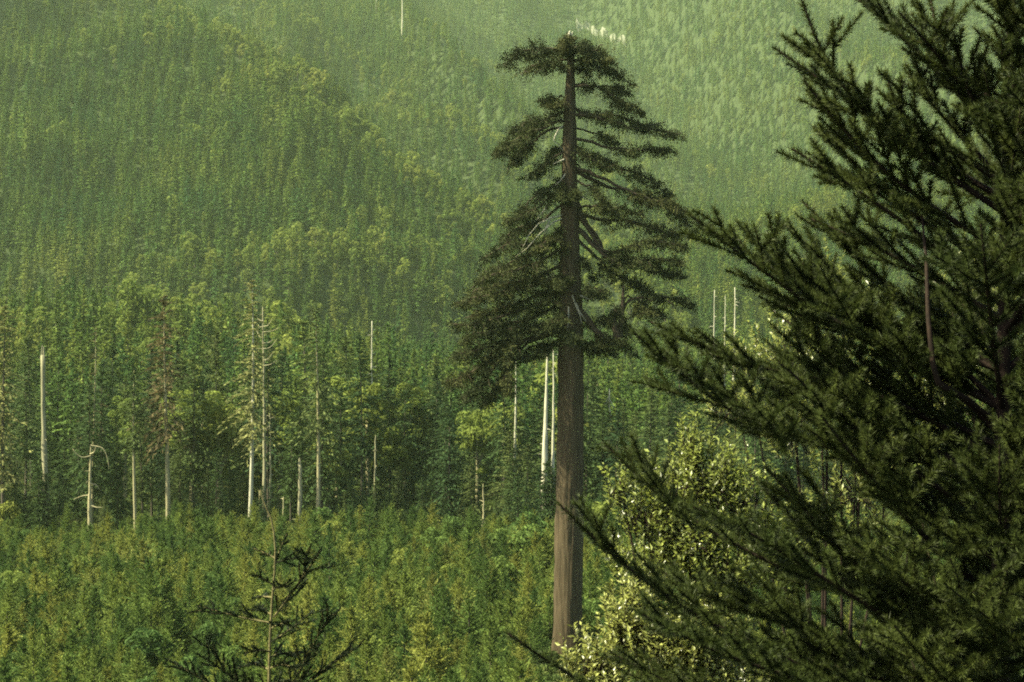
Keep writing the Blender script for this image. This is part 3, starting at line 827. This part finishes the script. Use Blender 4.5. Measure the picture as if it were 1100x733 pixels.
    b.tube(np.array([W(617, 330, -.4), W(628, 340, -.8), (W(638, 354, -1.1)), W(648, 364, -1.2), W(657, 367, -1.2), (W(664, 360, -1.1)), W(667, 345, -1), W(668, 328, -.9), W(669, 308, -.8)]),
           [.46, .38, .33, .34, .42, .40, .32, .24, .10], 9, wob=.14, rng=g)
    b.tube([W(664, 364, -1.2), W(660, 352, -1.3), W(659, 342, -1.2)], [.5, .34, .1], 7)
    obj('elbow_limb', b.mesh('elbow_limb', M['limb'], True), t)
    # long drooping bare limb, right
    b = Buf(); b.tube([W(619, 214), W(624, 228), W(631, 242), W(640, 252), W(646, 262), (W(650, 278))], [.26, .24, .2, .18, .14, .06], 6)
    obj('drooping_limb', b.mesh('drooping_limb', M['limb'], True), t)
    # dead bleached branches
    dead = [[(605, 136, 0), (600, 140, -1), (596, 148, -1.6), (594, 154, -1.7), (600, 158, -1.4), (606, 166, -1)], [(606, 172, -.6), (600, 175, -1), (594, 178, -1.2)], [(607, 188, -.6), (602, 195, -1), (596, 201, -1.2)],
            [(603, 236, -.5), (594, 240, -1.4), (580, 252, -1.8), (566, 268, -1.8), (554, 277, -1.6)], [(603, 232, -.6), (590, 236, -1.5), (578, 242, -1.8), (568, 254, -1.8), (560, 270, -1.6)],
            [(590, 238, -1.4), (586, 246, -1.5), (584, 254, -1.5)], [(588, 222, -.8), (582, 230, -1.2), (576, 238, -1.4)], [(614, 318, -1.4), (618, 330, -1.6), (622, 338, -1.6), (624, 348, -1.5)],
            [(618, 326, -1.5), (621, 334, -1.6), (629, 346, -1.6)], [(610, 330, -1.6), (610, 345, -1.7), (608, 360, -1.7)], [(622, 318, -1.2), (632, 322, -1.3), (636, 321, -1.2)], [(620, 208, 0), (628, 214, -.3), (634, 216, -.4)]]
    for pl in dead:
        P3 = np.array([W(a, c_, d_) for a, c_, d_ in pl])
        b = Buf(); b.tube(P3, np.linspace(.10, .03, len(P3)), 5)
        obj('dead_branch', b.mesh('dead_branch', M['deadwood'], True), t)


# ------------------------------------------------------------------ needles of the near conifers
def needles(buf, p0, p1, g, dens=900, ln=.027, wd=.0026, ang=58):
    """needles all round every shoot p0->p1 (arrays)"""
    L = np.linalg.norm(p1 - p0, axis=1)
    cnt = np.maximum(3, (L * dens)).astype(int)
    w = np.repeat(np.arange(len(p0)), cnt); m = len(w)
    d = unit(p1 - p0)[w]
    t = g.random((m, 1)) * 1.02
    base = p0[w] + (p1 - p0)[w] * t
    r = g.standard_normal((m, 3)); r -= d * np.sum(r * d, 1, keepdims=True); r = unit(r)
    r[:, 2] += .15; r = unit(r)
    an = np.radians(ang + g.normal(0, 10, (m, 1)) - 22 * np.clip(t - .8, 0, 1) * 5)
    nd = d * np.cos(an) + r * np.sin(an)
    nl = ln * (.7 + .45 * g.random((m, 1))) * np.where(t > .93, .8, 1)
    sd = unit(np.cross(nd, r) + .4 * g.standard_normal((m, 3))) * wd
    buf.tris(base - sd, base + sd, base + nd * nl)


def fir_branch(path, g, lat_len=.42, step=.055, ter=.07, droop=0., up=np.array([0, 0, 1.]), flat=.85, r0=.011, shoot0=.16, dens=1700, ln=.030, wd=.0021, bare=.22, ang=56, tip=.13):
    """one branch: axis along path, side branchlets with shoots; returns wood and needle Bufs"""
    path = np.asarray(path, float)
    seg = np.linalg.norm(np.diff(path, axis=0), axis=1); cum = np.concatenate([[0], np.cumsum(seg)]); Lt = cum[-1]
    k = max(6, int(Lt / .12)); tt = np.linspace(0, Lt, k)
    Q = np.stack([np.interp(tt, cum, path[:, c]) for c in range(3)], 1)
    for _ in range(2): Q[1:-1] = (Q[:-2] + 2 * Q[1:-1] + Q[2:]) / 4
    wood, ned = Buf(), Buf()
    wood.tube(Q, r0 * (1 - .85 * tt / Lt) + .0012, 6)
    P0, P1, R0 = [], [], []
    # axis needles on the outer part
    for i in range(k - 1):
        if tt[i] > Lt * bare: P0.append(Q[i]); P1.append(Q[i + 1]); R0.append(0.)
    s = shoot0
    sgn = 1
    while s < Lt - tip:
        pos = np.array([np.interp(s, tt, Q[:, c]) for c in range(3)])
        i = min(int(np.searchsorted(tt, s)), k - 1); d = unit(Q[i] - Q[max(i - 1, 0)])
        rem = (Lt - s)
        for sg in (1, -1) if g.random() < .75 else (sgn,):
            side = unit(np.cross(d, up)) * sg
            lift = np.cross(side * sg, d)
            roll = g.normal(0, 1 - flat) * 2.0
            sdir = side * math.cos(roll) + lift * math.sin(roll)
            a = math.radians(g.normal(42, 9))
            sd = unit(d * math.cos(a) + sdir * math.sin(a) + np.array([0, 0, .10]))
            l2 = min(lat_len, .09 + rem * .5) * g.uniform(.6, 1.15)
            # curved branchlet
            mseg = max(2, int(l2 / .085)); pts = [pos]; dd = sd.copy()
            for q in range(mseg):
                dd = unit(dd + d * .05 + np.array([0, 0, .05 - droop]) + g.normal(0, .05, 3)); pts.append(pts[-1] + dd * (l2 / mseg))
            for q in range(mseg):
                P0.append(pts[q]); P1.append(pts[q + 1]); R0.append(.0026)
                if q > 0 and l2 > .13:
                    rem2 = l2 * (1 - q / mseg)
                    for s2 in (1, -1):
                        if g.random() < .45: continue
                        e = unit(pts[q + 1] - pts[q]); sv = unit(np.cross(e, up)) * s2
                        a2 = math.radians(g.normal(38, 9))
                        rl = g.normal(0, .35); lf = np.cross(sv * s2, e)
                        sv = sv * math.cos(rl) + lf * math.sin(rl)
                        e2 = unit(e * math.cos(a2) + sv * math.sin(a2) + [0, 0, .08])
                        l3 = min(.22, .07 + rem2 * .55) * g.uniform(.7, 1.15)
                        P0.append(pts[q]); P1.append(pts[q] + e2 * l3); R0.append(.0016)
        sgn = -sgn
        s += step * g.uniform(.6, 1.4)
    P0 = np.array(P0); P1 = np.array(P1); R0 = np.array(R0)
    sel = R0 > 0
    wood.sticks(P0[sel], P1[sel], R0[sel], R0[sel] * .7)
    needles(ned, P0, P1, g, dens, ln, wd, ang)
    return wood, ned


def build_near_fir():
    g = np.random.default_rng(11)
    Y0 = 5.0
    S = Y0 / FPX
    foot = at(1073, 733, Y0); foot[2] = float(H(foot[0], foot[1])) - .05
    W = lambda px, py, dy=0.: np.array([(px - CX) / FPX * (Y0 + dy) - foot[0], dy, (CY - py) / FPX * (Y0 + dy) - foot[2]])
    t = thing('near_fir', 'dark green young fir with upswept needled branches filling the foreground beside the pale-leaved shrubs', 'tree', foot)
    b = Buf()
    ys = [(1072, 1200), (1073, 900), (1074, 733), (1076, 560), (1079, 300), (1083, 130), (1086, 20), (1092, -150), (1098, -330), (1102, -480)]
    P = [W(px, py) for px, py in ys]; P[0] = np.array([0, 0, -.02])
    P = np.array(P); P = P[np.argsort(P[:, 2])]
    zz = np.linspace(P[0, 2], P[-1, 2], 30)
    T = np.stack([np.interp(zz, P[:, 2], P[:, c]) for c in range(3)], 1)
    b.tube(T, np.interp(np.linspace(0, 1, 30), [0, .3, .75, 1], [.046, .030, .012, .003]), 10, wob=.04, rng=g)
    tk = obj('trunk', b.mesh('trunk', M['twig'], True), t)
    zt = np.linspace(W(0, 330)[2], T[-1, 2], 40); TT = np.stack([np.interp(zt, T[:, 2], T[:, c]) for c in range(3)], 1)
    nb_ = Buf(); needles(nb_, TT[:-1], TT[1:], g, 900, .034, .0026, 50)
    obj('needles', nb_.mesh('needles', M['needle']), tk)
    tr = lambda py: np.array([np.interp(W(0, py)[2], T[:, 2], T[:, c]) for c in range(3)])

    def add(path, **kw):
        w, n = fir_branch(path, g, **kw)
        br = obj('branch', w.mesh('branch', M['twig'], True), t)
        obj('needles', n.mesh('needles', M['needle']), br)

    # branches traced from the photograph: row on trunk, photo points, depth at tip (m)
    traced = [
        (230, [(1020, 190), (969, 154), (923, 118), (894, 92), (881, 59), (861, 0)], -.25, dict(lat_len=.20, step=.085)),
        (215, [(1000, 170), (940, 130), (887, 88), (858, 68), (832, 52)], .1, dict(lat_len=.17, step=.09)),
        (270, [(1000, 225), (940, 178), (910, 150), (880, 110), (864, 87)], -.12, dict(lat_len=.28, step=.09)),
        (290, [(1000, 250), (950, 205), (917, 177), (890, 150), (876, 137)], .2, dict(lat_len=.26, step=.09)),
        (330, [(1010, 268), (975, 240), (936, 215), (895, 186), (851, 160)], -.1, dict(lat_len=.20, step=.08)),
        (345, [(1010, 300), (960, 275), (910, 250), (871, 235)], .15, dict(lat_len=.30, step=.085)),
        (135, [(1045, 105), (1021, 78), (1000, 48), (966, 13)], -.2, dict(lat_len=.2, step=.075)),
        (120, [(1040, 95), (1012, 59), (1004, 30), (998, -6)], .15, dict(lat_len=.18, step=.08)),
        (160, [(1050, 120), (1020, 92), (989, 56), (950, 22), (918, -4)], .1, dict(lat_len=.2, step=.08)),
        (170, [(1050, 130), (1034, 82), (1025, 39)], -.2, dict(lat_len=.18, step=.08)),
        (200, [(1050, 165), (1012, 125), (990, 100), (972, 75)], .2, dict(lat_len=.24, step=.09)),
        (200, [(1030, 160), (975, 145), (946, 110), (951, 78)], -.2, dict(lat_len=.2, step=.08)),
        (470, [(1060, 440), (1000, 403), (909, 354), (836, 304), (780, 262), (741, 231)], -.15, dict(lat_len=.34, step=.085)),
        (500, [(1040, 470), (960, 430), (886, 403), (810, 400), (752, 369), (699, 346)], .2, dict(lat_len=.36, step=.085)),
        (520, [(1040, 500), (940, 490), (830, 470), (785, 445), (745, 415), (710, 380), (680, 357)], -.25, dict(lat_len=.36, step=.09)),
        (440, [(1060, 410), (1000, 370), (930, 330), (880, 310), (840, 330)], .25, dict(lat_len=.3, step=.085)),
        (680, [(1040, 660), (900, 640), (782, 582), (740, 560), (705, 532), (650, 477)], .1, dict(lat_len=.24, step=.085)),
        (760, [(1000, 740), (880, 715), (800, 690), (709, 641), (645, 586), (600, 541)], -.2, dict(lat_len=.17, step=.085)),
        (860, [(1000, 830), (900, 800), (800, 775), (740, 745), (700, 725), (655, 700)], .1, dict(lat_len=.24, step=.085)),
        (900, [(960, 870), (820, 840), (720, 790), (640, 740), (590, 715), (545, 680)], -.3, dict(lat_len=.06, step=.10)),
        (720, [(1020, 700), (930, 650), (850, 600), (790, 560), (745, 545)], -.45, dict(lat_len=.26, step=.08)),
        (780, [(1000, 745), (900, 690), (830, 660), (760, 650), (705, 610)], .3, dict(lat_len=.38, step=.08)),
        (820, [(1000, 790), (900, 740), (820, 720), (740, 690), (690, 660)], -.5, dict(lat_len=.26, step=.08)),
    ]
    for (y0, pts, dep, kw) in traced:
        p0 = tr(y0)
        m = len(pts); P3 = [p0]
        for i, (px, py) in enumerate(pts):
            f = (i + 1) / m
            P3.append(W(px, py, dep * f))
        add(P3, **kw)
    # whorls all round: towards the viewer, away and to the right
    for y0 in np.arange(-380, 1040, 41):
        f = np.clip((y0 + 500) / 1400, 0, 1)
        L = .22 + 1.15 * f ** .8
        for q in range(3 if y0 < 250 else 4):
            az = g.uniform(0, 2 * np.pi)
            if y0 < 330 and math.cos(az) < -.2: continue           # the left side above is traced
            Lq = L * g.uniform(.65, 1.0)
            d = np.array([math.cos(az), math.sin(az), 0]); 
            if d[1] < -.6: Lq *= .75
            if y0 > 330 and d[0] < -.3: Lq = min(Lq, .85)
            p0 = tr(y0); rise = math.tan(math.radians(g.uniform(22, 42)))
            P3 = [p0 + d * Lq * s + UP * Lq * s * rise * (.75 + .35 * s) for s in np.linspace(0, 1, 7)]
            add(P3, lat_len=.32, step=.09, shoot0=.12)
    for y0 in np.arange(-120, 330, 24):          # short inner twigs round the upper stem
        for q in range(2):
            az = g.uniform(-2.6, .4); Lq = g.uniform(.16, .34)
            d = np.array([math.cos(az), math.sin(az), 0]); p0 = tr(y0)
            add([p0 + d * Lq * s + UP * Lq * s * (.55 + .35 * s) for s in np.linspace(0, 1, 5)], lat_len=.16, step=.08, shoot0=.06, r0=.005, bare=.05, tip=.05)
    # upturned second stem inside the crown
    b = Buf(); b.tube([tr(460) , W(1040, 430, -.1), W(1008, 412, -.2), W(1002, 390, -.22), W(997, 340, -.2), W(995, 280, -.15), W(990, 230, -.1)], [.010, .011, .011, .010, .008, .006, .003], 7)
    obj('upturned_stem', b.mesh('upturned_stem', M['twig'], True), t)


def build_sapling():
    g = np.random.default_rng(19)
    Y0 = 8.0
    foot = at(289, 733, Y0); foot[2] = float(H(foot[0], foot[1])) - .05
    W = lambda px, py, dy=0.: np.array([(px - CX) / FPX * (Y0 + dy) - foot[0], dy, (CY - py) / FPX * (Y0 + dy) - foot[2]])
    t = thing('spindly_sapling', 'spindly fir sapling with sparse twigs and a crooked bare leader in front of the regrowth', 'sapling', foot)
    b = Buf()
    P = np.array([[0, 0, 0], W(288, 800), W(289, 733), W(290, 690), W(292, 650), W(295, 615), W(296, 590), W(294, 570), W(291, 556), W(287, 548), W(284, 540), W(281, 533), W(280, 526)])
    b.tube(P, [.020, .014, .010, .0085, .0075, .0065, .006, .0055, .0055, .005, .004, .003, .002], 8, wob=.06, rng=g)
    st = obj('stem', b.mesh('stem', M['straw'], True), t)
    nb_ = Buf(); needles(nb_, P[2:6], P[3:7], g, 420, .020, .0034, 50)
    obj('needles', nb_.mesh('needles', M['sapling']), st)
    branches = [
        ([(294, 663), (307, 647), (326, 619), (337, 601), (344, 592)], -.1, .15, .065), ([(296, 605), (310, 600), (322, 598), (333, 602)], .1, .1, .065), ([(290, 669), (253, 663), (230, 655), (213, 651)], .05, .12, .065),
        ([(291, 690), (313, 676), (325, 665), (337, 656)], .2, .12, .065), ([(290, 790), (320, 724), (334, 692), (345, 675), (356, 660)], -.1, .14, .065), ([(289, 770), (339, 724), (374, 701), (388, 692)], .1, .14, .065),
        ([(289, 770), (256, 730), (227, 711), (213, 703)], -.1, .14, .065), ([(288, 790), (227, 732), (189, 717), (181, 709)], .1, .12, .065), ([(293, 628), (283, 622), (274, 617)], -.1, .05, .07), ([(292, 660), (282, 656), (273, 655)], .2, .06, .05),
        ([(291, 700), (276, 698), (263, 702)], -.2, .08, .05), ([(292, 675), (303, 668), (312, 672)], -.2, .07, .05), ([(291, 706), (303, 700), (316, 706)], .2, .08, .05), ([(292, 642), (281, 640), (272, 643)], .15, .06, .05),
        ([(293, 634), (303, 628), (311, 630)], -.15, .06, .05), ([(290, 720), (275, 712), (262, 716)], .2, .09, .05), ([(290, 718), (306, 712), (318, 719)], -.2, .09, .05), ([(294, 610), (300, 592), (308, 574)], .05, .05, .12),
        ([(296, 600), (284, 594), (272, 589)], .05, .05, .12), ([(289, 740), (270, 730), (250, 735)], -.2, .1, .05), ([(289, 738), (305, 728), (322, 738)], .2, .1, .05)]
    for pts, dep, ll, step in branches:
        m = len(pts)
        P3 = [W(px, py, dep * i / (m - 1)) for i, (px, py) in enumerate(pts)]
        w, n = fir_branch(P3, g, lat_len=ll, step=step, shoot0=.04, r0=.0045, tip=.02, dens=1000, ln=.019, wd=.0038, ang=40, flat=.7, bare=.15)
        br = obj('branch', w.mesh('branch', M['straw'], True), t)
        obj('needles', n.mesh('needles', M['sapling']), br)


# ------------------------------------------------------------------ leafy shrubs behind the near fir
def shrub(label, Y0, foot_px, blobs, nleaf, seed, leaf=.044):
    g = np.random.default_rng(seed)
    x = (foot_px - CX) / FPX * Y0
    foot = np.array([x, Y0, float(H(x, Y0)) - .05])
    W = lambda px, py, dy=0.: np.array([(px - CX) / FPX * (Y0 + dy) - foot[0], dy, (CY - py) / FPX * (Y0 + dy) - foot[2]])
    t = thing('leafy_shrub', label, 'shrub', foot, 'pale-leaved shrubs behind the young fir')
    S = Y0 / FPX
    area = np.array([rx * ry for (_, _, rx, ry) in blobs], float); area /= area.sum()
    lb = Buf(); tips0, tips1 = [], []
    for (px, py, rx, ry), fr in zip(blobs, area):
        c = W(px, py)
        sb = Buf()
        st = np.array([g.normal(0, .065), g.normal(0, .065), 0])
        Q = np.array([st, st * .5 + c * [.35, .35, .45] + g.normal(0, .04, 3), c * [.75, .75, .78], c + [0, 0, ry * S * .5]])
        sb.tube(Q, [.016, .012, .008, .003], 6)
        nsh = max(6, int(nleaf * fr / 9))
        u = unit(g.standard_normal((nsh, 3))) * (g.random((nsh, 1)) ** .42)
        e = c + u * [rx * S, rx * S * .8, ry * S]
        base = c + (e - c) * .25 + np.array([0, 0, -.25]) * ry * S
        d = unit(e - base + [0, 0, .25])
        L = .16 + .12 * g.random((nsh, 1))
        p0 = e - d * L * .5; p1 = e + d * L * .5
        sb.sticks(base, p0, .004, .0025); sb.sticks(p0, p1, .0025, .0012)
        obj('stem', sb.mesh('stem', M['twig'], True), t)
        tips0.append(p0); tips1.append(p1)
    p0 = np.concatenate(tips0); p1 = np.concatenate(tips1)
    k = 10; w = np.repeat(np.arange(len(p0)), k); m = len(w)
    d = unit(p1 - p0)[w]
    base = p0[w] + (p1 - p0)[w] * ((np.tile(np.arange(k), len(p0)) + g.random(m)) / k)[:, None]
    r = g.standard_normal((m, 3)); r -= d * np.sum(r * d, 1, keepdims=True); r = unit(r)
    ax = unit(d * .65 + r * .9 + [0, 0, .05])
    up = unit(np.array([0, 0, 1.]) + .55 * g.standard_normal((m, 3)))
    sd = unit(np.cross(ax, up)); nn = np.cross(sd, ax)
    ln = leaf * (.65 + .6 * g.random((m, 1))); wd = ln * .21
    # folded leaf of two quads with an arched midrib
    A = base; B = base + ax * ln * .5 - nn * ln * .02; C = base + ax * ln - nn * ln * .10
    L1 = base + ax * ln * .42 + sd * wd + nn * wd * .35; R1 = base + ax * ln * .42 - sd * wd + nn * wd * .35
    v = np.stack([A, L1, B, C, R1], 1).reshape(-1, 3)
    o = np.arange(m)[:, None] * 5
    lb.add(v, quads=np.concatenate([o + [[0, 2, 3, 1]], o + [[0, 4, 3, 2]]]))
    obj('leaves', lb.mesh('leaves', M['leaf']), t)
    return t


def build_shrubs():
    shrub('tall pale yellow-green leafy shrub rising between the giant fir trunk and the young fir', 9.5, 755,
          [(742, 485, 22, 28), (725, 520, 38, 36), (765, 512, 42, 38), (690, 545, 34, 26), (740, 570, 58, 40), (800, 545, 45, 42), (700, 600, 48, 34), (780, 610, 60, 45), (850, 580, 45, 40), (665, 520, 18, 16)], 9500, 61)
    shrub('low pale-leaved shrub at the foot of the giant fir trunk, under the young fir tips', 9.0, 690,
          [(640, 705, 34, 26), (672, 670, 32, 34), (700, 690, 44, 40), (740, 715, 44, 34), (655, 740, 50, 30), (690, 640, 24, 22), (760, 680, 40, 40), (622, 725, 20, 18), (800, 735, 44, 30)], 8000, 62)
    shrub('pale-leaved shrub glimpsed through gaps in the upper branches of the young fir', 10.5, 900,
          [(885, 300, 26, 34), (905, 335, 34, 34), (845, 372, 48, 30), (800, 385, 34, 22), (880, 400, 52, 40), (930, 420, 50, 50), (850, 450, 50, 40), (960, 470, 60, 60), (1010, 420, 50, 70), (790, 435, 40, 26), (1060, 330, 50, 80), (920, 520, 60, 50)], 9500, 63)


# ------------------------------------------------------------------ light, air, camera
def build_light():
    w = bpy.data.worlds.new('World'); SC.world = w; w.use_nodes = True
    nt = w.node_tree; nt.nodes.clear()
    sky = nt.nodes.new('ShaderNodeTexSky'); sky.sky_type = 'NISHITA'; sky.sun_disc = False
    el, az = 50., -104.            # the sun stands high to the left
    sky.sun_elevation = math.radians(el); sky.sun_rotation = math.radians(az)
    sky.dust_density = 3.0; sky.air_density = 1.0; sky.ozone_density = .6
    bg = nt.nodes.new('ShaderNodeBackground'); bg.inputs['Strength'].default_value = .095
    out = nt.nodes.new('ShaderNodeOutputWorld')
    nt.links.new(sky.outputs[0], bg.inputs['Color']); nt.links.new(bg.outputs[0], out.inputs['Surface'])
    ld = bpy.data.lights.new('sun', 'SUN'); ld.energy = 5.0; ld.angle = math.radians(.6); ld.color = (1, .94, .70)
    o = bpy.data.objects.new('sun', ld); link(o)
    # direction towards the sun
    d = np.array([math.sin(math.radians(az)) * math.cos(math.radians(el)), math.cos(math.radians(az)) * math.cos(math.radians(el)), math.sin(math.radians(el))])
    from mathutils import Vector
    o.rotation_euler = Vector([float(c) for c in d]).to_track_quat('Z', 'Y').to_euler()
    o.location = (0, 0, 120)


def build_haze():
    b = Buf()
    x0, x1, y0, y1, z0, z1 = -4300, 4300, -120, 4300, -60, 690
    v = [(x, y, z) for z in (z0, z1) for y in (y0, y1) for x in (x0, x1)]
    b.add(v, quads=[(0, 2, 3, 1), (4, 5, 7, 6), (0, 1, 5, 4), (2, 6, 7, 3), (0, 4, 6, 2), (1, 3, 7, 5)])
    m, nt, n, l = nodes_of('haze')
    p = n.new('ShaderNodeVolumePrincipled')
    p.inputs['Color'].default_value = (.76, 1.0, .56, 1)
    p.inputs['Density'].default_value = .000062
    p.inputs['Anisotropy'].default_value = .25
    out = n.new('ShaderNodeOutputMaterial'); l.new(p.outputs[0], out.inputs['Volume'])
    tag(obj('haze', b.mesh('haze', m)), kind='stuff')


def build_camera():
    cd = bpy.data.cameras.new('camera'); cd.lens = 50; cd.sensor_width = 36; cd.clip_start = .1; cd.clip_end = 9000
    cd.dof.use_dof = True; cd.dof.focus_distance = 120; cd.dof.aperture_fstop = 14
    o = bpy.data.objects.new('camera', cd); link(o)
    o.location = (0, 0, 0); o.rotation_euler = (math.pi / 2, 0, 0)
    SC.camera = o


build_camera(); build_light(); build_terrain()
build_hill_forest(); build_edge(); build_special(); build_regrowth()
build_giant(); build_near_fir(); build_sapling(); build_shrubs(); build_haze()

SC.render.engine = 'CYCLES'
SC.view_settings.view_transform = 'Standard'; SC.view_settings.look = 'None'
SC.view_settings.exposure = 1.85; SC.view_settings.gamma = 1.0
cy = SC.cycles
cy.max_bounces = 6; cy.diffuse_bounces = 3; cy.glossy_bounces = 1; cy.transmission_bounces = 3; cy.volume_bounces = 1; cy.transparent_max_bounces = 8
cy.use_denoising = False; cy.denoiser = 'OPENIMAGEDENOISE'
cy.use_adaptive_sampling = False; cy.filter_width = 1.9
SC.render.use_persistent_data = False
